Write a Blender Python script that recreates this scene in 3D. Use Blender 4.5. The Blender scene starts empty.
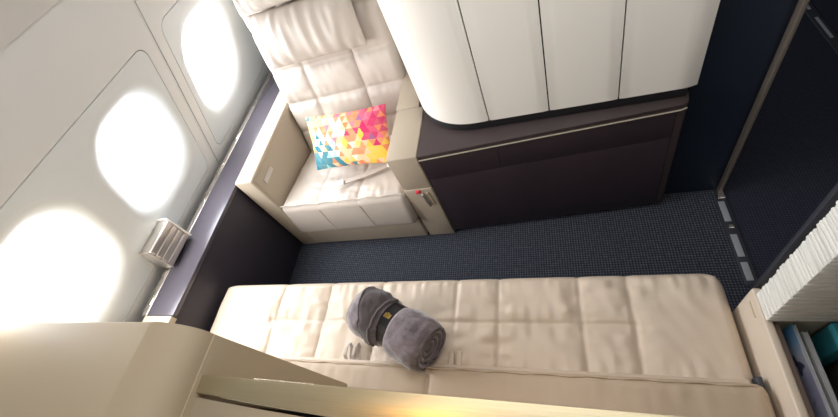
import bpy, bmesh, math, random
from mathutils import Vector, Matrix, noise
random.seed(7)
C = bpy.context.scene.collection
PI = math.pi

# ------------------------------------------------------------------ materials
def mat(name, col, rough=0.5, metal=0.0, spec=0.5, bump=0.0, bscale=200.0, var=0.0, vscale=6.0, emit=None, estr=0.0, coat=0.0, sheen=0.0, stretch=None):
    m = bpy.data.materials.new(name); m.use_nodes = True
    nt = m.node_tree; b = nt.nodes['Principled BSDF']
    b.inputs['Base Color'].default_value = (*col, 1)
    b.inputs['Roughness'].default_value = rough
    b.inputs['Metallic'].default_value = metal
    b.inputs['Specular IOR Level'].default_value = spec
    b.inputs['Coat Weight'].default_value = coat
    b.inputs['Sheen Weight'].default_value = sheen
    tc = nt.nodes.new('ShaderNodeTexCoord')
    src = tc.outputs['Object']
    if stretch:
        mp = nt.nodes.new('ShaderNodeMapping'); mp.inputs['Scale'].default_value = stretch
        nt.links.new(src, mp.inputs['Vector']); src = mp.outputs['Vector']
    if var > 0:
        n = nt.nodes.new('ShaderNodeTexNoise'); n.inputs['Scale'].default_value = vscale; n.inputs['Detail'].default_value = 4
        nt.links.new(src, n.inputs['Vector'])
        r = nt.nodes.new('ShaderNodeMapRange'); r.inputs['From Min'].default_value = .3; r.inputs['From Max'].default_value = .7
        r.inputs['To Min'].default_value = 1 - var; r.inputs['To Max'].default_value = 1 + var
        nt.links.new(n.outputs['Fac'], r.inputs['Value'])
        mx = nt.nodes.new('ShaderNodeVectorMath'); mx.operation = 'SCALE'; mx.inputs[0].default_value = col
        nt.links.new(r.outputs['Result'], mx.inputs['Scale'])
        nt.links.new(mx.outputs['Vector'], b.inputs['Base Color'])
    if bump > 0:
        n = nt.nodes.new('ShaderNodeTexNoise'); n.inputs['Scale'].default_value = bscale; n.inputs['Detail'].default_value = 3
        nt.links.new(src, n.inputs['Vector'])
        bp = nt.nodes.new('ShaderNodeBump'); bp.inputs['Strength'].default_value = bump; bp.inputs['Distance'].default_value = .002
        nt.links.new(n.outputs['Fac'], bp.inputs['Height']); nt.links.new(bp.outputs['Normal'], b.inputs['Normal'])
    if emit:
        b.inputs['Emission Color'].default_value = (*emit, 1); b.inputs['Emission Strength'].default_value = estr
    return m

M = {}
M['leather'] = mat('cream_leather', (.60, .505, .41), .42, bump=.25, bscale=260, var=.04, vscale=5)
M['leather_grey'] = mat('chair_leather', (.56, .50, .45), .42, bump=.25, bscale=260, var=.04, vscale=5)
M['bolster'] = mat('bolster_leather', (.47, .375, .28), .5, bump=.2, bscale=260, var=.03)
M['shell'] = mat('beige_shell', (.61, .495, .345), .55, var=.02, vscale=2)
M['shell_dark'] = mat('beige_panel', (.46, .385, .275), .55, var=.02, vscale=2)
M['chair_shell'] = mat('chair_shell', (.47, .40, .315), .5, var=.02, vscale=3)
M['beige_console'] = mat('beige_console', (.66, .57, .47), .5, var=.02, vscale=3)
M['white_panel'] = mat('white_panel', (.93, .90, .84), .4, var=.01, vscale=2)
M['wall'] = mat('cabin_wall', (.76, .77, .765), .55, var=.015, vscale=1.5)
M['wall_panel'] = mat('cabin_panel', (.74, .785, .80), .5, var=.015, vscale=1.5)
M['ceiling'] = mat('ceiling_white', (.66, .65, .63), .6)
M['groove'] = mat('groove_shadow', (.18, .17, .16), .8)
M['brown'] = mat('dark_brown_laminate', (.040, .027, .035), .38, var=.12, vscale=4, stretch=(1, 1, .3))
M['brown_top'] = mat('dark_brown_top', (.050, .036, .037), .42, var=.08, vscale=4)
M['dark_side'] = mat('dark_side_laminate', (.030, .026, .038), .45, var=.1, vscale=4)
M['ledge'] = mat('ledge_gloss', (.075, .068, .085), .24, spec=.6)
M['navy'] = mat('navy_wall', (.005, .011, .024), .5, var=.15, vscale=3)
M['black'] = mat('black_gap', (.006, .006, .008), .6)
M['jamb'] = mat('dark_jamb', (.032, .034, .046), .5)
M['return'] = mat('slate_return', (.050, .053, .070), .5)
M['post'] = mat('bronze_post', (.17, .145, .12), .45, metal=.2)
M['chrome'] = mat('polished_metal', (.80, .76, .70), .15, metal=1)
M['edge'] = mat('cream_edge_metal', (.80, .72, .58), .3, metal=.35)
M['glint'] = mat('painted_glint_metal', (.36, .38, .42), .5, metal=.2)  # lighter tone standing in for glints on the door tracks
M['satin'] = mat('satin_silver', (.62, .58, .54), .32, metal=.85, bump=.1, bscale=90)
M['gold'] = mat('brushed_champagne', (.52, .46, .31), .36, metal=.75, bump=.15, bscale=60, stretch=(.2, 6, 6), var=.05, vscale=8)
M['gold_highlight'] = mat('brass_highlight', (.85, .76, .58), .2, metal=1)  # brighter brass standing in for highlights along the rail edges
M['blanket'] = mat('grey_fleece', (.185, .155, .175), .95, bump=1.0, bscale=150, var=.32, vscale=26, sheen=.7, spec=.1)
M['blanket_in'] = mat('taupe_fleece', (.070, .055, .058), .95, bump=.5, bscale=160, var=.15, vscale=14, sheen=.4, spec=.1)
M['band'] = mat('black_satin_band', (.012, .013, .015), .28)
M['emblem'] = mat('gold_print', (.62, .42, .10), .4, metal=.5)
M['red'] = mat('red_catch', (.70, .02, .05), .4)
M['strap'] = mat('grey_webbing', (.50, .45, .41), .7, bump=.4, bscale=300)
M['ribbed'] = mat('ribbed_white', (.80, .80, .77), .6, var=.08, vscale=30, stretch=(.2, .2, 6))
M['pocket'] = mat('brown_lining', (.17, .125, .10), .6)
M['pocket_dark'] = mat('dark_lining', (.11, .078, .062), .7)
M['teal'] = mat('teal_cover', (.04, .30, .38), .6)
M['page'] = mat('page_edges', (.48, .50, .52), .7, var=.2, vscale=40, stretch=(20, .3, .3))
M['hem'] = mat('fleece_hem', (.10, .082, .085), .9, sheen=.5, spec=.1)

def carpet(name, base, dot, k):
    m = mat(name, base, .95, spec=.1, bump=.6, bscale=350)
    nt = m.node_tree; b = nt.nodes['Principled BSDF']
    tc = nt.nodes.new('ShaderNodeTexCoord'); mp = nt.nodes.new('ShaderNodeMapping')
    mp.inputs['Rotation'].default_value = (0, 0, PI/4); nt.links.new(tc.outputs['Object'], mp.inputs['Vector'])
    sp = nt.nodes.new('ShaderNodeSeparateXYZ'); nt.links.new(mp.outputs['Vector'], sp.inputs[0])
    outs = []
    for ax in 'XY':
        mu = nt.nodes.new('ShaderNodeMath'); mu.operation = 'MULTIPLY'; mu.inputs[1].default_value = k
        nt.links.new(sp.outputs[ax], mu.inputs[0])
        si = nt.nodes.new('ShaderNodeMath'); si.operation = 'SINE'; nt.links.new(mu.outputs[0], si.inputs[0]); outs.append(si)
    pr = nt.nodes.new('ShaderNodeMath'); pr.operation = 'MULTIPLY'
    nt.links.new(outs[0].outputs[0], pr.inputs[0]); nt.links.new(outs[1].outputs[0], pr.inputs[1])
    n = nt.nodes.new('ShaderNodeTexNoise'); n.inputs['Scale'].default_value = 60; nt.links.new(tc.outputs['Object'], n.inputs['Vector'])
    ad = nt.nodes.new('ShaderNodeMath'); ad.operation = 'MULTIPLY_ADD'; ad.inputs[1].default_value = 1.4
    nt.links.new(n.outputs['Fac'], ad.inputs[0]); nt.links.new(pr.outputs[0], ad.inputs[2])
    r = nt.nodes.new('ShaderNodeMapRange'); r.inputs['From Min'].default_value = .75; r.inputs['From Max'].default_value = 1.35
    nt.links.new(ad.outputs[0], r.inputs['Value'])
    mx = nt.nodes.new('ShaderNodeMix'); mx.data_type = 'RGBA'
    mx.inputs['A'].default_value = (*base, 1); mx.inputs['B'].default_value = (*dot, 1)
    nt.links.new(r.outputs['Result'], mx.inputs['Factor']); nt.links.new(mx.outputs['Result'], b.inputs['Base Color'])
    return m
M['carpet'] = carpet('navy_carpet', (.030, .034, .047), (.098, .106, .128), 380)
M['carpet_aisle_shaded'] = carpet('aisle_carpet_shaded', (.024, .026, .040), (.040, .044, .064), 400)  # aisle shade put into the darker base and dot colours

# ------------------------------------------------------------------ helpers
def tag(o, label=None, cat=None, group=None, kind=None):
    if label: o['label'] = label
    if cat: o['category'] = cat
    if group: o['group'] = group
    if kind: o['kind'] = kind
    return o
def empty(name, loc, label, cat, group=None):
    o = bpy.data.objects.new(name, None); C.objects.link(o); o.location = loc
    o.empty_display_size = .05
    return tag(o, label, cat, group)
def obj(name, bm, m, parent=None, smooth=True, angle=35):
    bmesh.ops.recalc_face_normals(bm, faces=bm.faces[:])
    me = bpy.data.meshes.new(name)
    if parent is not None:
        bm.transform(Matrix.Translation(-world_loc(parent)))
    bm.to_mesh(me); bm.free()
    for mm in (m if isinstance(m, (list, tuple)) else [m]): me.materials.append(mm)
    o = bpy.data.objects.new(name, me); C.objects.link(o)
    if parent is not None: o.parent = parent
    if smooth:
        me.polygons.foreach_set('use_smooth', [True]*len(me.polygons))
        me.set_sharp_from_angle(angle=math.radians(angle))
    return o
def world_loc(o):
    v = Vector(o.location)
    while o.parent: o = o.parent; v += Vector(o.location)
    return v
def B(): return bmesh.new()
def box(bm, x0, x1, y0, y1, z0, z1, bev=0.0, seg=3, mtx=None):
    r = bmesh.ops.create_cube(bm, size=1); vs = r['verts']
    for v in vs:
        v.co = Vector((x0 + (v.co.x+.5)*(x1-x0), y0 + (v.co.y+.5)*(y1-y0), z0 + (v.co.z+.5)*(z1-z0)))
    if mtx is not None: bmesh.ops.transform(bm, matrix=mtx, verts=vs)
    if bev > 0:
        es = list({e for v in vs for e in v.link_edges})
        bmesh.ops.bevel(bm, geom=es, offset=bev, segments=seg, affect='EDGES', profile=.5)
    return bm
def bx(name, m, parent, *a, **k):
    return obj(name, box(B(), *a, **k), m, parent)
def prism(bm, pts, z0, z1, bev=0.0, seg=2, top_only=False):
    """vertical prism from a plan outline"""
    lo = [bm.verts.new((p[0], p[1], z0)) for p in pts]; hi = [bm.verts.new((p[0], p[1], z1)) for p in pts]
    n = len(pts); top = bm.faces.new(hi); bot = bm.faces.new(lo[::-1])
    for i in range(n): bm.faces.new((lo[i], lo[(i+1) % n], hi[(i+1) % n], hi[i]))
    if bev > 0:
        es = list(top.edges) if top_only else list(top.edges) + list(bot.edges)
        bmesh.ops.bevel(bm, geom=es, offset=bev, segments=seg, affect='EDGES', profile=.5)
    return bm
def tube(bm, pts, r, n=8, closed=False):
    rings = []; up = Vector((0, 0, 1)); N = len(pts)
    for i, p in enumerate(pts):
        p = Vector(p)
        a = Vector(pts[(i-1) % N] if closed else pts[max(i-1, 0)]); b = Vector(pts[(i+1) % N] if closed else pts[min(i+1, N-1)])
        t = (b-a).normalized(); s = t.cross(up)
        if s.length < 1e-4: s = t.cross(Vector((1, 0, 0)))
        s.normalize(); u = s.cross(t)
        rings.append([bm.verts.new(p + r*(math.cos(2*PI*k/n)*s + math.sin(2*PI*k/n)*u)) for k in range(n)])
    for i in range(N if closed else N-1):
        A, Bq = rings[i], rings[(i+1) % N]
        for k in range(n): bm.faces.new((A[k], A[(k+1) % n], Bq[(k+1) % n], Bq[k]))
    if not closed: bm.faces.new(rings[0][::-1]); bm.faces.new(rings[-1])
    return bm
def ribbon(bm, pts, width_dir, w, t=.003):
    """flat strap along pts"""
    wd = Vector(width_dir).normalized()*w/2; rows = []
    for i, p in enumerate(pts):
        p = Vector(p); a = Vector(pts[max(i-1, 0)]); b = Vector(pts[min(i+1, len(pts)-1)])
        n = (b-a).normalized().cross(wd.normalized()).normalized()*t/2
        rows.append([bm.verts.new(q) for q in (p-wd-n, p+wd-n, p+wd+n, p-wd+n)])
    for A, Bq in zip(rows, rows[1:]):
        for k in range(4): bm.faces.new((A[k], A[(k+1) % 4], Bq[(k+1) % 4], Bq[k]))
    bm.faces.new(rows[0][::-1]); bm.faces.new(rows[-1])
    return bm
def rrect(x0, x1, y0, y1, r, n=8):
    pts = []
    for cx, cy, a0 in ((x1-r, y0+r, -PI/2), (x1-r, y1-r, 0), (x0+r, y1-r, PI/2), (x0+r, y0+r, PI)):
        for k in range(n+1):
            a = a0 + PI/2*k/n; pts.append((cx + r*math.cos(a), cy + r*math.sin(a)))
    return pts

def cushion(L, W, T, seams_u=(), seams_v=(), rc=.05, re=.03, nu=200, nv=60, puff=.012, crease=.007, wrinkle=.005, seed=0, stitch=.0045):
    """upholstered slab, local box [0,L]x[0,W]x[0,T]; seams_u: (u, v0, v1), seams_v: (v, u0, u1) in metres"""
    bm = B()
    def edged(n, S, e):
        out = [0]; k = 7
        for i in range(1, k+1): out.append(e*(1-math.cos(PI/2*i/k)))
        m = max(2, n)
        for i in range(1, m): out.append(e + (S-2*e)*i/m)
        for i in range(k, -1, -1): out.append(S - e*(1-math.cos(PI/2*i/k)))
        return out
    us, vs = edged(nu, L, re), edged(nv, W, re)
    def smap(x, y):
        cx = rc if x < rc else (L-rc if x > L-rc else None); cy = rc if y < rc else (W-rc if y > W-rc else None)
        if cx is None or cy is None: return x, y
        a, b = (x-cx)/rc, (y-cy)/rc
        return cx + rc*a*math.sqrt(max(0, 1-b*b/2)), cy + rc*b*math.sqrt(max(0, 1-a*a/2))
    def height(x, y):
        d = min(x, L-x, y, W-y)
        h = T - (re - math.sqrt(max(0, re*re-(re-d)**2)) if d < re else 0)
        near = 1.0; wr = 0
        for s, a, b in seams_u:
            if a-.01 <= y <= b+.01:
                q = abs(x-s); near = min(near, q/.07)
                h -= crease*math.exp(-(q/.022)**2) + stitch*math.exp(-(q/.0055)**2)
                nn = noise.noise((s*13+seed, y*34, x*5))
                wr += wrinkle*1.3*nn*math.exp(-((q-.028)/.03)**2)
        for s, a, b in seams_v:
            if a-.01 <= x <= b+.01:
                q = abs(y-s); near = min(near, q/.07)
                h -= crease*math.exp(-(q/.022)**2) + stitch*math.exp(-(q/.0055)**2)
                nn = noise.noise((s*13+seed+7, x*34, y*5))
                wr += wrinkle*1.3*nn*math.exp(-((q-.028)/.03)**2)
        ed = min(1, d/.03)
        wr += wrinkle*.8*noise.noise((x*9+y*6+seed, y*12-x*3, seed*3.1)) + wrinkle*.5*noise.noise((x*26+y*9, y*11, seed+5))
        # pulls running in from the long edges
        e2 = math.exp(-(min(y, W-y)/.07)**2)
        wr += wrinkle*1.2*e2*noise.noise((x*42+seed, y*6, 2.2))
        return h + puff*min(1, near)**.6*ed - puff + wr*ed
    grid = [[None]*len(vs) for _ in us]
    for i, x in enumerate(us):
        for j, y in enumerate(vs):
            X, Y = smap(x, y); grid[i][j] = bm.verts.new((X, Y, height(x, y)))
    nu_, nv_ = len(us), len(vs)
    for i in range(nu_-1):
        for j in range(nv_-1):
            bm.faces.new((grid[i][j], grid[i+1][j], grid[i+1][j+1], grid[i][j+1]))
    loop = [grid[i][0] for i in range(nu_)] + [grid[nu_-1][j] for j in range(1, nv_)] + [grid[i][nv_-1] for i in range(nu_-2, -1, -1)] + [grid[0][j] for j in range(nv_-2, 0, -1)]
    prev = loop; cx, cy = L/2, W/2
    def ring(z, ins):
        out = []
        for v in loop:
            x = v.co.x + (ins if v.co.x < cx else -ins)*min(1, abs(v.co.x-cx)/(.3*L)); y = v.co.y + (ins if v.co.y < cy else -ins)*min(1, abs(v.co.y-cy)/(.3*W))
            out.append(bm.verts.new((x, y, z)))
        return out
    rb = min(.02, T*.3)
    for z, ins in ((rb, 0), (rb*.35, rb*.3), (0, rb)):
        nx = ring(z, ins)
        for k in range(len(loop)):
            bm.faces.new((prev[k], prev[(k+1) % len(loop)], nx[(k+1) % len(loop)], nx[k]))
        prev = nx
    bm.faces.new(prev[::-1])
    return bm
def pillow(L, W, T, nu=60, nv=36, p=2.2, wr=.004, seed=0, pinch=.04, fold=22):
    bm = B(); top, bot = {}, {}
    for i in range(nu+1):
        for j in range(nv+1):
            a, b = 2*i/nu-1, 2*j/nv-1
            # cosine spacing toward the rim
            a, b = math.sin(a*PI/2), math.sin(b*PI/2)
            x = a*L/2*(1 - pinch*(1-b*b)); y = b*W/2*(1 - pinch*1.4*(1-a*a))
            h = T/2*((max(0, 1-abs(a)**p))*(max(0, 1-abs(b)**p)))**.5
            w = wr*noise.noise((x*fold+seed, y*6, seed))*min(1, h/(T*.2)) if T else 0
            top[i, j] = bm.verts.new((x, y, h + w))
            bot[i, j] = top[i, j] if (i in (0, nu) or j in (0, nv)) else bm.verts.new((x, y, -h*.8))
    for i in range(nu):
        for j in range(nv):
            bm.faces.new((top[i, j], top[i+1, j], top[i+1, j+1], top[i, j+1]))
            q = (bot[i, j], bot[i, j+1], bot[i+1, j+1], bot[i+1, j])
            if len(set(q)) >= 3 and bm.faces.get(q) is None:
                try: bm.faces.new(q)
                except ValueError: pass
    return bm
def frame(o, xa, ya, za):
    m = Matrix.Identity(4)
    for k, a in enumerate((xa, ya, za)):
        a = Vector(a).normalized()
        for r in range(3): m[r][k] = a[r]
    for r in range(3): m[r][3] = o[r]
    return m

# ------------------------------------------------------------------ setting
fl = bx('floor', M['carpet'], None, -1.9, .69, -.9, 2.6, -.05, 0); tag(fl, kind='structure')
fa = bx('floor_aisle', M['carpet_aisle_shaded'], None, .69, 2.6, -.9, 4.2, -.05, 0); tag(fa, kind='structure')
ce = bx('ceiling', M['ceiling'], None, -1.5, 2.6, -.9, 4.2, 2.15, 2.2); tag(ce, kind='structure')

# leaning cabin side wall: (y, v) -> world, v runs up the slope
X0, Z0, SL = -1.784, .62, .477
K = math.sqrt(1+SL*SL); TD = Vector((SL/K, 0, 1/K)); ND = Vector((1/K, 0, -SL/K))
def W(y, z, off=0.0):
    v = (z-Z0)
    return Vector((X0 + SL*v, y, Z0+v)) + ND*off
def sheet(outer, holes, off, thick):
    """flat sheet on the wall with rounded holes and turned-back rims"""
    bm = B(); es = []
    for lp in [outer]+holes:
        vs = [bm.verts.new((p[0], p[1], 0)) for p in lp]
        for a, b in zip(vs, vs[1:]+vs[:1]): es.append(bm.edges.new((a, b)))
    bmesh.ops.triangle_fill(bm, use_beauty=True, use_dissolve=False, edges=es)
    r = bmesh.ops.extrude_edge_only(bm, edges=[e for e in bm.edges if e.is_boundary])
    for v in [g for g in r['geom'] if isinstance(g, bmesh.types.BMVert)]: v.co.z = -thick
    for v in bm.verts: v.co = W(v.co.x, v.co.y, off + v.co.z)
    return bm
wl = B()
a = [wl.verts.new(W(y, z, -.012)) for y, z in ((-.9, -.05), (2.6, -.05), (2.6, 1.66), (-.9, 1.66))]; wl.faces.new(a)
win_y = (.365, .945, 1.605); WZ = 1.01
def wring(c, s): return rrect(c-.195*s, c+.195*s, WZ-.215*s, WZ+.215*s, .15*s, 8)
# back sheet has openings for the windows too
wl.free()
wall = obj('wall_left', sheet([(-.9, -.05), (2.6, -.05), (2.6, 1.60), (-.9, 1.60)], [wring(c, 1.26) for c in win_y], -.006, .01), M['groove'])
tag(wall, kind='structure')
PA = rrect(-.60, 1.205, .655, 1.318, .05, 6); PB = rrect(1.338, 2.55, .655, 1.325, .05, 6)
g = .0035
def grow(p, d): return rrect(min(q[0] for q in p)-d, max(q[0] for q in p)+d, min(q[1] for q in p)-d, max(q[1] for q in p)+d, .05+d, 6)
obj('wall_frame', sheet([(-.9, .0), (1.266, .0), (1.266, 1.576), (-.9, 1.576)], [grow(PA, g)], .004, .008), M['wall'], wall)
obj('wall_frame', sheet([(1.281, .0), (2.6, .0), (2.6, 1.576), (1.281, 1.576)], [grow(PB, g)], .004, .008), M['wall'], wall)
obj('wall_rib', sheet([(1.2695, .0), (1.2775, .0), (1.2775, 1.576), (1.2695, 1.576)], [], .0015, .004), M['wall'], wall)
obj('wall_panel', sheet(PA, [wring(c, 1.28) for c in win_y[:2]], .004, .008), M['wall_panel'], wall)
obj('wall_panel', sheet(PB, [wring(win_y[2], 1.28)], .004, .008), M['wall_panel'], wall)
# upper lining, bends further in towards the ceiling
ul = B()
prof = [(1.572, .002), (1.70, .075), (1.85, .19), (2.0, .34), (2.15, .56)]
prev = None
for z, dx in prof:
    q = [ul.verts.new((X0+SL*(1.58-Z0)+dx+.004, y, z)) for y in (-.9, 2.6)]
    if prev: ul.faces.new((prev[0], prev[1], q[1], q[0]))
    prev = q
u_ = obj('trim_1', ul, M['ceiling']); tag(u_, kind='structure')
# windows: funnel reveal, bright daylight pane
M['daylight'] = mat('daylight_pane', (.9, .9, .9), .3, emit=(.95, .97, 1.0), estr=15)
M['reveal'] = mat('window_reveal', (.86, .87, .88), .5, emit=(.95, .97, 1.0), estr=.0)
for k, c in enumerate(win_y):
    bm = B(); prev = None; N = len(wring(c, 1))
    for s, off in ((1.28, .004), (1.22, .0030), (1.16, 0), (1.10, -.005), (1.04, -.012), (.98, -.021), (.93, -.032), (.90, -.046), (.885, -.062)):
        ring = [bm.verts.new(W(p[0], p[1], off)) for p in wring(c, s)]
        if prev:
            for i in range(N): bm.faces.new((prev[i], prev[(i+1) % N], ring[(i+1) % N], ring[i]))
        prev = ring
    w = obj('window_%d' % (k+1), bm, M['wall_panel'], None, angle=80); tag(w, kind='structure')
    bm = B(); bm.faces.new([bm.verts.new(W(p[0], p[1], -.048)) for p in wring(c, .905)])
    obj('window_pane', bm, M['daylight'], w, smooth=False)

# far dark partition, door posts, tracks
wb = bx('wall_back', M['navy'], None, .462, .686, 1.205, 1.25, 0, 2.15); tag(wb, kind='structure')
wb2 = bx('wall_far', M['wall'], None, -1.78, .462, 2.2, 2.25, 0, 2.15); tag(wb2, kind='structure')
po = bx('door_post', M['post'], None, .676, .690, 1.176, 1.2045, 0, 2.15, bev=.004); tag(po, kind='structure')
bx('foot_cap', M['chrome'], po, .670, .698, 1.150, 1.2045, .001, .012, bev=.003)
jb = bx('wall_right', M['jamb'], None, .68, .73, -.9, .738, 0, 2.15, bev=.004); tag(jb, kind='structure')
obj('angled_return', prism(B(), [(.679, .736), (.681, .60), (.62, .4965), (.468, .4965)], 0, 2.15, bev=.003), M['return'], jb)
wa = bx('wall_aisle', M['jamb'], None, 2.5, 2.55, -.9, 4.2, 0, 2.15); tag(wa, kind='structure')
wa2 = bx('wall_aisle_end', M['jamb'], None, .69, 2.5, 4.15, 4.2, 0, 2.15); tag(wa2, kind='structure')
# door sill strip set in the carpet, its glints put in as lighter patches
tk = bx('trim_2', M['jamb'], None, .655, .700, .738, 1.150, .0005, .006, bev=.002); tag(tk, kind='structure')
for y0, y1 in ((.755, .835), (.86, .965), (1.03, 1.135)):
    bx('painted_glint', M['glint'], tk, .664, .688, y0, y1, .0055, .008, bev=.001)
bx('sill_screw', M['chrome'], tk, .668, .690, .995, 1.012, .0055, .012, bev=.003)
tk2 = bx('trim_3', M['jamb'], None, 1.375, 1.425, .2, 4.1, .0005, .006, bev=.002); tag(tk2, kind='structure')
for y0 in [1.55+.27*i for i in range(7)]:
    bx('painted_glint', M['glint'], tk2, 1.393, 1.407, y0, y0+.19, .0055, .008, bev=.001)  # glint streaks of the far track, added as lighter strips

# ------------------------------------------------------------------ window-side cabinet with ledge
sc = empty('side_cabinet', (-1.62, 1.1, 0), 'long dark cabinet with glossy ledge running under the windows', 'cabinet')
bx('body', M['dark_side'], sc, -1.735, -1.548, .19, 2.15, .0, .600, bev=.003)
bx('ledge', M['ledge'], sc, -1.700, -1.540, .385, 2.15, .598, .620, bev=.004)
bx('rail', M['satin'], sc, -1.738, -1.703, .385, 2.15, .590, .616, bev=.005)
bx('end_trim', M['chair_shell'], sc, -1.700, -1.542, .352, .383, .592, .624, bev=.004)
for y in (.43, .56, .98, 1.17, 1.42, 1.70):
    bx('rail_clip', M['chrome'], sc, -1.733, -1.709, y, y+.075, .614, .6205, bev=.003)

rb_ = empty('ribbed_cover', (-1.70, .69, .62), 'small silver ribbed box against the window wall above the ledge', 'box')
bm = B()
n = 4
for i in range(n):
    z0 = .640 + i*.034
    xw = X0 + SL*(z0+.03-Z0)
    box(bm, xw-.03, -1.655+.004*i, .605, .765, z0, z0+.0325, bev=.007, seg=3)
obj('casing', bm, M['satin'], rb_)
bx('end_cap', M['satin'], rb_, -1.72, -1.650, .600, .604, .638, .780, bev=.002)
bx('end_cap', M['white_panel'], rb_, -1.72, -1.648, .766, .773, .636, .782, bev=.003)
bx('support', M['jamb'], rb_, -1.70, -1.68, .65, .72, .6215, .642, bev=.002)

# ------------------------------------------------------------------ armchair
ch = empty('armchair', (-1.04, 1.3, 0), 'cream leather armchair with quilted back beside the windows', 'armchair')
bx('base', M['chair_shell'], ch, -1.43, -.702, 1.062, 1.62, .004, .17, bev=.006)
bx('armrest', M['chair_shell'], ch, -1.534, -1.425, 1.058, 1.90, .004, .637, bev=.010)
la = bx('inlay_panel', M['chair_shell'], ch, -1.426, -1.4205, 1.075, 1.56, .25, .615, bev=.002)
bx('recessed_handle', M['satin'], la, -1.4215, -1.4165, 1.115, 1.215, .545, .575, bev=.002)
# right arm: top block, lower front door with the catch
bx('armrest', M['chair_shell'], ch, -.688, -.547, 1.066, 1.384, .425, .637, bev=.006)
bx('armrest_rear', M['chair_shell'], ch, -.694, -.575, 1.387, 1.78, .425, .637, bev=.006)
fd = bx('front_door', M['chair_shell'], ch, -.688, -.547, 1.064, 1.66, .004, .421, bev=.006)
obj('catch', box(B(), -.628, -.606, 1.052, 1.066, .398, .416, bev=.005), M['red'], fd)
q = Matrix.Translation((-.598, 1.058, .345)) @ Matrix.Rotation(math.radians(-6), 4, 'Y')
obj('latch_bar', box(B(), -.007, .007, -.006, .008, -.055, .045, bev=.004, mtx=q), M['satin'], fd)
q2 = Matrix.Translation((-.572, 1.060, .35)) @ Matrix.Rotation(math.radians(-6), 4, 'Y')
obj('latch_slot', box(B(), -.005, .005, -.003, .008, -.055, .045, bev=.002, mtx=q2), M['shell_dark'], fd)
# seat cushion, tilted back
tilt = math.radians(7)
sm = frame((-1.418, 1.018, .190), (1, 0, 0), (0, math.cos(tilt), -math.sin(tilt)), (0, math.sin(tilt), math.cos(tilt)))
bm = cushion(.728, .56, .232, seams_u=[(.235, 0, .6), (.475, 0, .6)], rc=.03, re=.045, nu=90, nv=70, puff=.006, crease=.002, wrinkle=.006, seed=3)
bm.transform(sm); seat = obj('seat_cushion', bm, M['leather_grey'], ch, angle=70)
# the front face is quilted the same way: two piped welts down it
for u in (.235, .475):
    pts = [sm @ Vector((u+.02*t, -.0015, .185-.17*t)) for t in [i/8 for i in range(9)]]
    obj('welt', tube(B(), pts, .0025, 6), M['leather_grey'], seat)
pts = [sm @ Vector((.01+.708*i/40, .010, .226+.003*math.sin(i*.9))) for i in range(41)]
obj('piping', tube(B(), pts, .0035, 6), M['leather_grey'], seat)
# backrest, local x along width, y up the back, z toward the sitter
rec = Vector((0, .2873, .9578)); nrm = Vector((0, -.9578, .2873))
bm_m = frame(Vector((-1.420, 1.488, .26)) - nrm*.10, (1, 0, 0), rec, nrm)
def bz(z): return (z-.29)/.9578
bm = cushion(.735, 1.15, .10, seams_u=[(.212, 0, 1.2), (.512, 0, 1.2)], seams_v=[(bz(.505), 0, .8), (bz(.67), 0, .8), (bz(.845), 0, .8), (bz(1.05), 0, .8)],
             rc=.03, re=.03, nu=84, nv=130, puff=.010, crease=.005, wrinkle=.0035, seed=11)
bm.transform(bm_m); obj('backrest', bm, M['leather_grey'], ch, angle=70)
bb = box(B(), -.004, .739, .0, 1.17, -.03, .03, bev=.01, mtx=bm_m @ Matrix.Translation((0, 0, -.035))); obj('back_shell', bb, M['chair_shell'], ch)
hp = frame(Vector((-1.065, 1.655, .99)), (1, 0, 0), rec, nrm)
bm = pillow(.56, .265, .135, seed=4, p=3.2, wr=.014, pinch=.02, fold=30); bm.transform(hp); hr = obj('headrest', bm, M['leather_grey'], ch, angle=80)
hp2 = frame(Vector((-1.06, 1.72, 1.235)), (1, 0, 0), rec, nrm)
bm = pillow(.60, .24, .16, seed=9, p=3.2, wr=.012, pinch=.02, fold=30); bm.transform(hp2); obj('neck_roll', bm, M['leather_grey'], ch, angle=80)
# lap belt
pts = [(-.775, 1.262, .425), (-.80, 1.235, .428), (-.86, 1.212, .426), (-.93, 1.192, .426), (-1.0, 1.170, .428), (-1.045, 1.152, .430)]
bl = obj('seat_belt', ribbon(B(), pts, (.25, .9, 0), .030, .004), M['strap'], ch)
q = Matrix.Translation((-1.05, 1.150, .436)) @ Matrix.Rotation(math.radians(18), 4, 'Z')
obj('buckle_tongue', box(B(), -.03, .022, -.019, .019, -.004, .004, bev=.003, mtx=q), M['white_panel'], bl)
q = Matrix.Translation((-.765, 1.245, .438)) @ Matrix.Rotation(math.radians(18), 4, 'Z')
obj('anchor_tab', box(B(), -.035, .03, -.02, .02, -.006, .006, bev=.005, mtx=q), M['white_panel'], bl)

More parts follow.
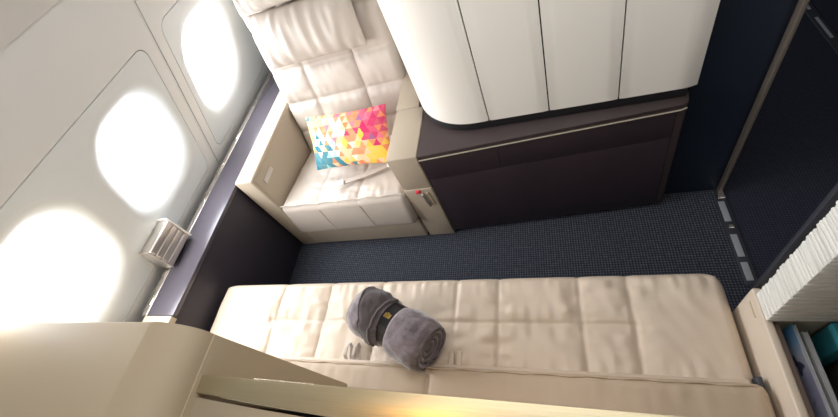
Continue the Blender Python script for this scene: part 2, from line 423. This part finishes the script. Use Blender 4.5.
# ------------------------------------------------------------------ colourful scatter cushion (triangle mosaic)
def lerp(a, b, t): return [x+(y-x)*t for x, y in zip(a, b)]
def srgb(h): return [((int(h[i:i+2], 16)/255+.055)/1.055)**2.4 for i in (0, 2, 4)]
PAL = dict(mag=srgb('d8246a'), pink=srgb('ef6f8c'), coral=srgb('f08a5c'), yel=srgb('f7c646'), cream=srgb('fbf1d2'), peach=srgb('f6c49a'), teal=srgb('0f7f96'), aqua=srgb('9fd8d6'), plum=srgb('9a3f8e'), lem=srgb('f5e58c'))
def mosaic(u, v, rnd):
    def near(cu, cv, s): return math.exp(-((u-cu)**2+((v-cv)*.7)**2)/s**2)
    w = [('teal', 5*near(.08, .08, .21)), ('aqua', 1.6*near(.24, .22, .14)), ('lem', 1.4*near(.06, .8, .17)), ('cream', 1.3*near(.32, .55, .20)), ('peach', .75*near(.5, .35, .3)),
         ('coral', .7*near(.55, .7, .22)), ('pink', .8*near(.68, .85, .25)), ('mag', 2.2*near(.96, .85, .27)), ('yel', 1.3*near(.82, .1, .24)), ('plum', .28*near(.78, .6, .2)), ('pink', .4*near(.3, .95, .2)), ('coral', .35)]
    tot = sum(x for _, x in w); r = rnd.random()*tot
    for n_, x in w:
        r -= x
        if r <= 0: break
    c = PAL[n_]
    return lerp(c, PAL['cream'], rnd.random()*.14)
bm = pillow(.475, .285, .11, nu=132, nv=76, p=2.6, wr=.003, seed=2, pinch=.05, fold=14)
lay = bm.loops.layers.float_color.new('mosaic')
cells = {}
sx, sy = .0375, .0325
for f in bm.faces:
    c = f.calc_center_median(); x, y = c.x+.2375, c.y+.1425
    row = math.floor(y/sy); fy = y/sy-row; px = x/sx - (row % 2)*.5
    a_ = math.floor(px - fy*.5); fx = px - fy*.5 - a_
    key = (row, a_, fx + fy > 1)
    if key not in cells:
        cells[key] = mosaic(min(1, max(0, x/.475)), min(1, max(0, y/.285)), random.Random(hash(key) & 0xffff))
    col = cells[key]
    for lp in f.loops: lp[lay] = (*col, 1)
bl_, br_, tl_ = Vector((-1.185, 1.262, .470)), Vector((-.808, 1.236, .478)), Vector((-1.215, 1.405, .640))
xa = (br_-bl_).normalized(); ya = (tl_-bl_); ya = (ya - xa*ya.dot(xa)).normalized(); za = xa.cross(ya)
ctr = Vector((-.975, 1.330, .560))
bm.transform(frame(ctr, xa, ya, za))
mm = mat('mosaic_fabric', (1, 1, 1), .8, bump=.3, bscale=400)
at = mm.node_tree.nodes.new('ShaderNodeVertexColor'); at.layer_name = 'mosaic'
mm.node_tree.links.new(at.outputs['Color'], mm.node_tree.nodes['Principled BSDF'].inputs['Base Color'])
pc = obj('scatter_cushion', bm, mm, None, angle=80)
tag(pc, 'multicoloured triangle mosaic scatter cushion leaning on the armchair back', 'cushion')

# ------------------------------------------------------------------ brown console
co = empty('low_console', (-.05, 1.3, 0), 'low dark brown console cabinet with bright edge strip beside the armchair', 'cabinet')
F0, F1 = Vector((-.544, 1.066)), Vector((.456, 1.136)); dd = (F1-F0).normalized(); nn = Vector((-dd.y, dd.x))
def fp(t, d): p = F0 + dd*t + nn*d; return (p.x, p.y)
LEN = (F1-F0).length
obj('carcass', prism(B(), [fp(0, .012), fp(LEN-.014, .012), fp(LEN-.004, .022), (.458, 1.20), (.458, 1.60), (-.546, 1.60)], .03, .606), M['brown'], co)
obj('plinth', prism(B(), [fp(.004, .03), fp(LEN-.03, .03), (.44, 1.59), (-.54, 1.59)], .0, .032), M['black'], co)
obj('top', prism(B(), [fp(0, 0), fp(LEN-.03, 0), fp(LEN-.010, .006), fp(LEN-.002, .024), (.460, 1.20), (.460, 1.60), (-.546, 1.60)], .612, .634, bev=.003), M['brown_top'], co)
obj('edge_strip', prism(B(), [fp(.0, -.004), fp(LEN-.03, -.004), fp(LEN-.009, .003), fp(LEN-.012, .012), fp(0, .012)], .6098, .6122), M['edge'], co)
obj('drawer', prism(B(), [fp(.004, .004), fp(.327, .004), fp(.327, .012), fp(.004, .012)], .4695, .605, bev=.001), M['brown'], co)
obj('upper_panel', prism(B(), [fp(.329, .004), fp(LEN-.040, .004), fp(LEN-.040, .012), fp(.329, .012)], .4695, .605, bev=.0006), M['brown'], co)
obj('door', prism(B(), [fp(.004, .004), fp(LEN-.040, .004), fp(LEN-.040, .012), fp(.004, .012)], .032, .4685, bev=.0006), M['brown'], co)
obj('corner_post', prism(B(), [fp(LEN-.038, .005), fp(LEN-.014, .005), fp(LEN-.006, .014), fp(LEN-.038, .014)], .030, .603, bev=.0015), M['brown_top'], co)

# ------------------------------------------------------------------ white curved screen above it
ws = empty('curved_screen', (0, 1.4, .634), 'tall white curved screen of vertical panels standing on the brown console', 'screen')
YF = 1.170
def plan(s):
    """s = distance from the right end along the face; the left end turns back in a wide curve"""
    R = .27; straight = .472 - (-.29)
    if s <= .02: a = PI/2*(s/.02); return (.472-.012*(1-math.cos(0))-.0*a, YF+.010-.010*math.sin(a))
    if s <= straight: return (.472 - s, YF)
    a = (s-straight)/R
    if a <= PI/2*.94: return (-.29 - R*math.sin(a), YF + R*(1-math.cos(a)))
    e = s - straight - R*PI/2*.94; a = PI/2*.94
    return (-.29 - R*math.sin(a) - e*math.cos(a), YF + R*(1-math.cos(a)) + e*math.sin(a))
cuts = [.002, .472-.2315, .472+.0045, .472+.233, 1.60]
gap = .0022
for s0, s1 in zip(cuts, cuts[1:]):
    n = max(6, int((s1-s0)/.02)); ss = [s0+gap + (s1-s0-2*gap)*i/n for i in range(n+1)]
    ss = sorted(set(ss))
    front = []; back = []
    for s in ss:
        p0 = Vector(plan(max(0.021, s)-.0005)) if s > .022 else Vector((plan(s)[0], plan(s)[1]))
        p1 = Vector(plan(max(0.021, s)+.0005)) if s > .022 else Vector((plan(s)[0]-.001, plan(s)[1]))
        t = (p1-p0).normalized(); inn = Vector((t.y, -t.x))     # pointing behind the face
        if inn.y < 0 and abs(t.x) > .5: inn = -inn
        if abs(t.x) <= .5: inn = Vector((abs(t.y), 0)) if inn.x < 0 else inn
        p = Vector(plan(s)); front.append((p.x, p.y)); b = p + inn.normalized()*.028; back.append((b.x, b.y))
    bm = prism(B(), front + back[::-1], .674, 1.62, bev=.003)
    obj('panel', bm, M['white_panel'], ws)
def plan_in(s, d):
    p0, p1 = Vector(plan(s)), Vector(plan(s+.001)); t = (p1-p0).normalized(); inn = Vector((-t.y, t.x))*-1
    return p0 + inn*d
ss = [.03+1.5*i/70 for i in range(71)]
fr = [plan_in(s, .012) for s in ss]; bk = [plan_in(s, .034) for s in ss]
obj('dark_core', prism(B(), [tuple(p) for p in fr] + [tuple(p) for p in bk[::-1]], .6745, 1.60), M['black'], ws)

fr = [plan_in(s, .0015) for s in ss]; bk = [plan_in(s, .034) for s in ss]
obj('shade_strip', prism(B(), [tuple(p) for p in fr] + [tuple(p) for p in bk[::-1]], .640, .6735), M['black'], ws)  # flush black strip put in for the shaded gap below the panels

# ------------------------------------------------------------------ bench
be = empty('bench_seat', (-.5, .4, 0), 'long cream leather bench seat with stitched panels and low back', 'bench')
BX0, BX1, BY0, BY1, BZ = -1.52, .444, .245, .603, .452
sv = [-1.17, -.93, -.69, -.385, -.23, .035, .180]
bm = cushion(BX1-BX0, BY1-BY0, .15, seams_u=[(s-BX0, 0, .5) for s in sv], seams_v=[(.432-BY0, .33, .180-BX0)], rc=.055, re=.034, nu=300, nv=56, puff=.007, crease=.003, wrinkle=.0055, seed=21)
bm.transform(Matrix.Translation((BX0, BY0, BZ-.15))); obj('seat_cushion', bm, M['leather'], be, angle=70)
bx('plinth', M['dark_side'], be, -1.50, .43, .215, .555, .0, .302, bev=.004)
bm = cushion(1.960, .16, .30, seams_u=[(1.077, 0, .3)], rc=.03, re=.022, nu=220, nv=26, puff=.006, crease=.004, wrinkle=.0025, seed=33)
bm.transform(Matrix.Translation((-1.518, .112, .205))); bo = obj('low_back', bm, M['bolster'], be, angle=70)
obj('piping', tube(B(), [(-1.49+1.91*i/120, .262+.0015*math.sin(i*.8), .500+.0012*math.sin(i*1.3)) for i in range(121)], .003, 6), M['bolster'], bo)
bx('rear_strip', M['leather'], be, -1.49, .42, .266, .284, .38, .468, bev=.006)
bx('end_bracket', M['jamb'], be, .430, .444, .262, .292, .43, .475, bev=.004)
# buckle stalks / straps tucked in the crease
def stalk(x, kind):
    if kind == 'loop':
        for dx in (-.021, .012):
            pts = [(x+dx, .283, .455), (x+dx-.002, .297, .470), (x+dx+.002, .322, .474), (x+dx+.008, .340, .470), (x+dx+.016, .330, .464), (x+dx+.018, .300, .460), (x+dx+.018, .286, .452)]
            obj('belt_loop', ribbon(B(), pts, (1, .2, 0), .011, .003), M['strap'], be)
    else:
        for dx in (-.017, .010):
            obj('belt_tab', box(B(), x+dx-.010, x+dx+.010, .281, .330, .449, .457, bev=.0035), M['leather'], be)
stalk(-.757, 'loop'); stalk(-.366, 'tab')

# ------------------------------------------------------------------ rolled blanket on the bench
P0, P1 = Vector((-.690, .440, .547)), Vector((-.430, .316, .547)); ax = (P1-P0).normalized(); LB = (P1-P0).length
e1 = ax.cross(Vector((0, 0, 1))).normalized(); e2 = e1.cross(ax).normalized()
def rad(t, th):
    base = .083 - .004*math.cos(th*2+.4)
    base *= 1 + .06*math.exp(-((t-.78)/.2)**2) + .05*math.exp(-((t-.15)/.2)**2)
    base += .0045*noise.noise((math.cos(th)*2.4, math.sin(th)*2.4, t*6)) + .0025*noise.noise((math.cos(th)*6, math.sin(th)*6, t*16))
    step = ((th - 1.0) % (2*PI))/(2*PI)
    base += .010*(step - .5)
    k = 1/(1+math.exp(-(t-.405)/.010)) * 1/(1+math.exp((t-.565)/.010))      # drawn in by the band
    return (base*1.05)*(1-k) + (.0735+.0015*math.cos(2*th))*k
def rp(t, th, r=None, da=0.0):
    r = rad(t, th) if r is None else r
    z = (math.sin(th))*r
    p = P0 + ax*(t*LB+da) + e1*math.cos(th)*r + e2*z
    if p.z < .480: p.z = .480 + (p.z-.480)*.03
    f = min(1, max(0, (.296-p.y)/.018))
    if p.z < .512: p.z = p.z + (.512 + (p.z-.512)*.03 - p.z)*f
    return p
NT, NR = 72, 96
bm = B(); rings = []
for i in range(NT+1):
    t = i/NT
    tt = .5-.5*math.cos(PI*t)
    rr = [bm.verts.new(rp(tt, 2*PI*k/NR, rad(tt, 2*PI*k/NR)*(1 - (.10*(abs(2*tt-1))**14)))) for k in range(NR)]
    rings.append(rr)
for A, D in zip(rings, rings[1:]):
    for k in range(NR): bm.faces.new((A[k], A[(k+1) % NR], D[(k+1) % NR], D[k]))
for end, ringv in ((1, rings[-1]), (0, rings[0])):
    prev = ringv; NC = 30
    for j in range(1, NC+1):
        f = 1 - j/NC*.985; cur = []
        for k in range(NR):
            th = 2*PI*k/NR; r = rad(end, th)*.90*f
            ph = (r/.0185 - th/(2*PI)*(1 if end else -1)) % 1.0
            prof_ = (math.sin(PI*ph))**.6
            bulge = -.004 + .017*prof_ - .016*(1-f)
            cur.append(bm.verts.new(rp(end, th, r, bulge*(1 if end else -1))))
        for k in range(NR): bm.faces.new((prev[k], prev[(k+1) % NR], cur[(k+1) % NR], cur[k]))
        prev = cur
    bm.faces.new(prev)
bk_ = obj('rolled_blanket', bm, M['blanket'], None, angle=180)
tag(bk_, 'grey fleece blanket rolled up in a black sleeve band on the bench', 'blanket')
# folded-over corner on the left half, with a rolled hem
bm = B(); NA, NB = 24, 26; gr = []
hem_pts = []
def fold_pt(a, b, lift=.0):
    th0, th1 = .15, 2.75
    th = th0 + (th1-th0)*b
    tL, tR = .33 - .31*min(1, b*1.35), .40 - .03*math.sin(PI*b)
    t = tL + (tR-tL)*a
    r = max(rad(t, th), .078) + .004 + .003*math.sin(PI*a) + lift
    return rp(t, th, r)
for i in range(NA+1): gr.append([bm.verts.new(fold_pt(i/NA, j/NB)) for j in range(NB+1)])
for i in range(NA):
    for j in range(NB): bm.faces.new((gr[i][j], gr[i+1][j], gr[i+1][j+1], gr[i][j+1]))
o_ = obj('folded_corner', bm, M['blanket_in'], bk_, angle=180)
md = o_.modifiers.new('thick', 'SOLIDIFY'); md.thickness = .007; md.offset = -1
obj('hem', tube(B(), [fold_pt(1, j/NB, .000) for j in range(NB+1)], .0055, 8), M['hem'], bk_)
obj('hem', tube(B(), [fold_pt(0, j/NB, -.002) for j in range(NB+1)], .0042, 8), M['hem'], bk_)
# band
bm = B(); prev = None
for i in range(9):
    t = .40 + .17*i/8
    ring = [bm.verts.new(rp(t, 2*PI*k/64, .0770)) for k in range(64)]
    if prev:
        for k in range(64): bm.faces.new((prev[k], prev[(k+1) % 64], ring[(k+1) % 64], ring[k]))
    prev = ring
band = obj('sleeve_band', bm, M['band'], bk_, angle=180)
# gold printed emblem: a small ornate crest of strokes lying on the band
bm = B()
def on_band(a, b, h=.0006):   # a along the axis (m), b around (m)
    th = math.radians(99) + b/.0770
    return rp(.478 + a/LB, th, .0770+h)
def stroke(p, q, w=.0016):
    p, q = Vector(p), Vector(q); d = (q-p).normalized(); s = Vector((-d.y, d.x))*w/2
    bm.faces.new([bm.verts.new(on_band(*v)) for v in (p-s, q-s, q+s, p+s)])
for row in (-.006, -.001, .004):
    stroke((-.012, row), (.012, row))
    for k in range(5): stroke((-.011+.0055*k, row-.002), (-.0085+.0055*k, row+.003))
stroke((-.006, .009), (.006, .009)); stroke((0, -.010), (0, .012)); stroke((-.009, -.009), (-.009, .008)); stroke((.009, -.009), (.009, .008))
obj('emblem', bm, M['emblem'], band, smooth=False)

# ------------------------------------------------------------------ near partition: beige shell and champagne rail
pa = empty('privacy_partition', (-.6, .05, 0), 'beige shell partition with champagne metal top rail behind the bench', 'partition')
def profile_y(pts, y0, y1, bev=0.0):
    """outline in x-z pulled along y"""
    bm = prism(B(), pts, y0, y1, bev=bev)
    bm.transform(Matrix(((1, 0, 0, 0), (0, 0, 1, 0), (0, 1, 0, 0), (0, 0, 0, 1))))
    return bm
arc = [(-.885 + .1065*math.sin(a), 1.072 + .073*math.cos(a)) for a in [PI/2*k/14 for k in range(15)]]
obj('shell', profile_y([(-.885, .525), (-.7785, .525), (-.7785, 1.066)] + arc[::-1], -.35, .193, bev=.003), M['shell'], pa)
obj('shell', profile_y([(-1.84, .525), (-.8875, .525), (-.8875, 1.143), (-1.84, 1.103)], -.35, .193, bev=.003), M['shell'], pa)
obj('side_cover', profile_y([(-.7785, .525), (-.712, .525), (-.775, 1.060), (-.7785, 1.060)], -.30, .192), M['shell'], pa)
bx('shell_base', M['dark_side'], pa, -1.73, -.78, -.35, .095, .0, .525)
bx('divider', M['shell_dark'], pa, -.775, .62, .056, .096, .0, 1.030, bev=.004)
rl = obj('top_rail', prism(B(), [(-.774, .070), (-.594, .060), (-.43, .053), (.64, .045), (.64, .099), (-.774, .106)], 1.028, 1.052, bev=.003), M['gold'], pa)
obj('painted_highlight', prism(B(), [(-.63, .1033), (-.48, .1020), (-.48, .1052), (-.63, .1065)], 1.0475, 1.0515, bev=.0008), M['gold_highlight'], rl)  # short brighter strips put in as the rail's edge highlights
obj('painted_highlight', prism(B(), [(-.70, .0645), (-.594, .0585), (-.43, .0515), (.10, .0475), (.10, .0505), (-.43, .0545), (-.594, .0615), (-.70, .0675)], 1.045, 1.0505, bev=.0006), M['gold_highlight'], rl)
obj('shadow_gap', prism(B(), [(-.774, .04), (.64, .02), (.64, .046), (-.43, .055), (-.594, .062), (-.774, .072)], .95, 1.024), M['black'], pa)
obj('near_cover', prism(B(), [(-.774, -.30), (.64, -.30), (.64, .037), (-.43, .045), (-.594, .052), (-.774, .062)], .0, 1.046, bev=.003), M['shell_dark'], pa)

# ------------------------------------------------------------------ console at the right end with magazine pocket
mc = empty('magazine_console', (.57, .3, 0), 'beige end console with an open magazine pocket at the bench foot', 'console')
bx('side_panel', M['beige_console'], mc, .455, .474, .118, .492, .0, .566, bev=.004)
bx('grip_slot', M['shell_dark'], mc, .4535, .4565, .425, .470, .525, .532, bev=.001)
bx('lining', M['pocket'], mc, .475, .488, .126, .405, .10, .556, bev=.002)
bx('rear_wall', M['pocket_dark'], mc, .625, .672, .118, .492, .0, .562, bev=.004)
bx('back_block', M['beige_console'], mc, .475, .624, .410, .492, .0, .566, bev=.003)
bx('pocket_floor', M['pocket_dark'], mc, .475, .624, .118, .410, .04, .10)
bx('near_end', M['pocket_dark'], mc, .475, .624, .118, .126, .04, .555)

cl = empty('ribbed_column', (.56, .44, .566), 'white finely ribbed block standing on the end console by the door', 'column')
bm = B(); z = .570; rnd = random.Random(5)
while z < 1.08:
    h = rnd.choice((.009, .011, .012, .014)); d = rnd.uniform(0, .0045)
    box(bm, .461-d, .672, .404-d*.8, .474, z, z+h-.0012, bev=.0028, seg=2); z += h
obj('ribs', bm, M['ribbed'], cl)
bx('core', M['shell'], cl, .466, .668, .409, .470, .567, 1.079)

def magazine(name, label, x_top, x_bot, y0, y1, z0, z1, th, cover, cat='magazine'):
    e = empty(name, (x_bot, (y0+y1)/2, z0), label, cat, 'magazines in the end console pocket')
    d = Vector((x_top-x_bot, 0, z1-z0)); u = d.normalized(); n_ = Vector((u.z, 0, -u.x))
    m_ = frame((x_bot, y0, z0), (0, 1, 0), u, n_ )
    H_ = d.length
    obj('pages', box(B(), .002, y1-y0-.002, .002, H_-.003, .0012, th-.0012, mtx=m_), M['page'], e)
    obj('cover', box(B(), 0, y1-y0, 0, H_, 0, .0012, mtx=m_), cover, e, angle=20)
    obj('back_cover', box(B(), 0, y1-y0, 0, H_, th-.0012, th, mtx=m_), M['page'], e)
    obj('spine', box(B(), -.001, .001, 0, H_, 0, th, mtx=m_), cover, e)
def cover_mat():
    m = mat('magazine_cover', (.5, .5, .6), .3)
    nt = m.node_tree; b = nt.nodes['Principled BSDF']
    tc = nt.nodes.new('ShaderNodeTexCoord'); sp = nt.nodes.new('ShaderNodeSeparateXYZ'); nt.links.new(tc.outputs['Generated'], sp.inputs[0])
    r = nt.nodes.new('ShaderNodeValToRGB'); els = r.color_ramp.elements
    els[0].position = 0; els[0].color = (.42, .44, .62, 1); els[1].position = 1; els[1].color = (.10, .38, .75, 1)
    for p_, c_ in ((.55, (.40, .42, .62, 1)), (.72, (.60, .66, .80, 1)), (.86, (.25, .45, .75, 1))):
        e_ = els.new(p_); e_.color = c_
    nt.links.new(sp.outputs['Y'], r.inputs['Fac'])
    n = nt.nodes.new('ShaderNodeTexNoise'); n.inputs['Scale'].default_value = 14; nt.links.new(tc.outputs['Object'], n.inputs['Vector'])
    r2 = nt.nodes.new('ShaderNodeMapRange'); r2.inputs['From Min'].default_value = .56; r2.inputs['From Max'].default_value = .60
    nt.links.new(n.outputs['Fac'], r2.inputs['Value'])
    mx = nt.nodes.new('ShaderNodeMix'); mx.data_type = 'RGBA'; mx.inputs['B'].default_value = (.07, .08, .16, 1)
    nt.links.new(r.outputs['Color'], mx.inputs['A']); nt.links.new(r2.outputs['Result'], mx.inputs['Factor'])
    nt.links.new(mx.outputs['Result'], b.inputs['Base Color'])
    return m
M['cover'] = cover_mat()
magazine('magazine', 'blue covered magazine leaning at the front of the console pocket', .512, .492, .13, .400, .102, .555, .008, M['cover'])
magazine('magazine', 'grey magazine with pale page edges leaning behind the blue one', .530, .509, .130, .385, .102, .548, .011, M['page'])
bk2 = empty('folder', (.605, .375, .1), 'teal blue folder standing against the dark pocket wall', 'folder')
bx('cover', M['teal'], bk2, .588, .622, .345, .404, .101, .560, bev=.003)

# ------------------------------------------------------------------ light
def area(name, loc, size, power, col, target=None, sy=None, spread=None):
    l = bpy.data.lights.new(name, 'AREA'); l.energy = power; l.color = col; l.size = size
    if sy: l.shape = 'RECTANGLE'; l.size_y = sy
    if spread: l.spread = spread
    o = bpy.data.objects.new(name, l); C.objects.link(o); o.location = loc
    d = Vector(target or (loc[0], loc[1], 0)) - Vector(loc); o.rotation_euler = d.to_track_quat('-Z', 'Y').to_euler()
    return o
area('overhead_fill', (-.2, .75, 2.12), 1.5, 10.5, (1, .98, .95), sy=.7)  # unseen overhead area light added as fill for the cabin
area('aisle_light', (1.3, .4, 2.1), .5, 3.0, (1, .86, .68), target=(.3, .4, .5))
area('reading_light', (-.50, .21, 2.05), .07, .20, (1, .50, .12), target=(-.25, .09, 1.05), spread=math.radians(50))
for c in win_y:
    p = W(c, WZ, -.02); t = p + ND*1.0
    area('daylight', p, .26, 1.8, (1, .99, .98), target=(t.x, t.y, .45))
w = bpy.data.worlds.new('cabin'); bpy.context.scene.world = w; w.use_nodes = True
w.node_tree.nodes['Background'].inputs['Color'].default_value = (.95, .97, 1, 1)
w.node_tree.nodes['Background'].inputs['Strength'].default_value = .80

# ------------------------------------------------------------------ camera
cd = bpy.data.cameras.new('camera'); cam = bpy.data.objects.new('camera', cd); C.objects.link(cam)
cd.sensor_fit = 'HORIZONTAL'; cd.sensor_width = 36; cd.lens = 386/838*36; cd.clip_start = .02
R = [[.936, -.088, -.341], [.122, -.827, .548], [-.331, -.555, -.763]]
cx_, cy_, cz_ = [Vector([R[r][k] for r in range(3)]) for k in range(3)]
cz_.normalize(); cx_ = (cx_ - cz_*cx_.dot(cz_)).normalized(); cy_ = cz_.cross(cx_)
m4 = Matrix.Identity(4)
for r in range(3):
    m4[r][0] = cx_[r]; m4[r][1] = -cy_[r]; m4[r][2] = -cz_[r]
m4[2][3] = 1.75
cam.matrix_world = m4
sc_ = bpy.context.scene; sc_.camera = cam
sc_.view_settings.view_transform = 'Standard'; sc_.view_settings.look = 'None'; sc_.view_settings.exposure = 0.0
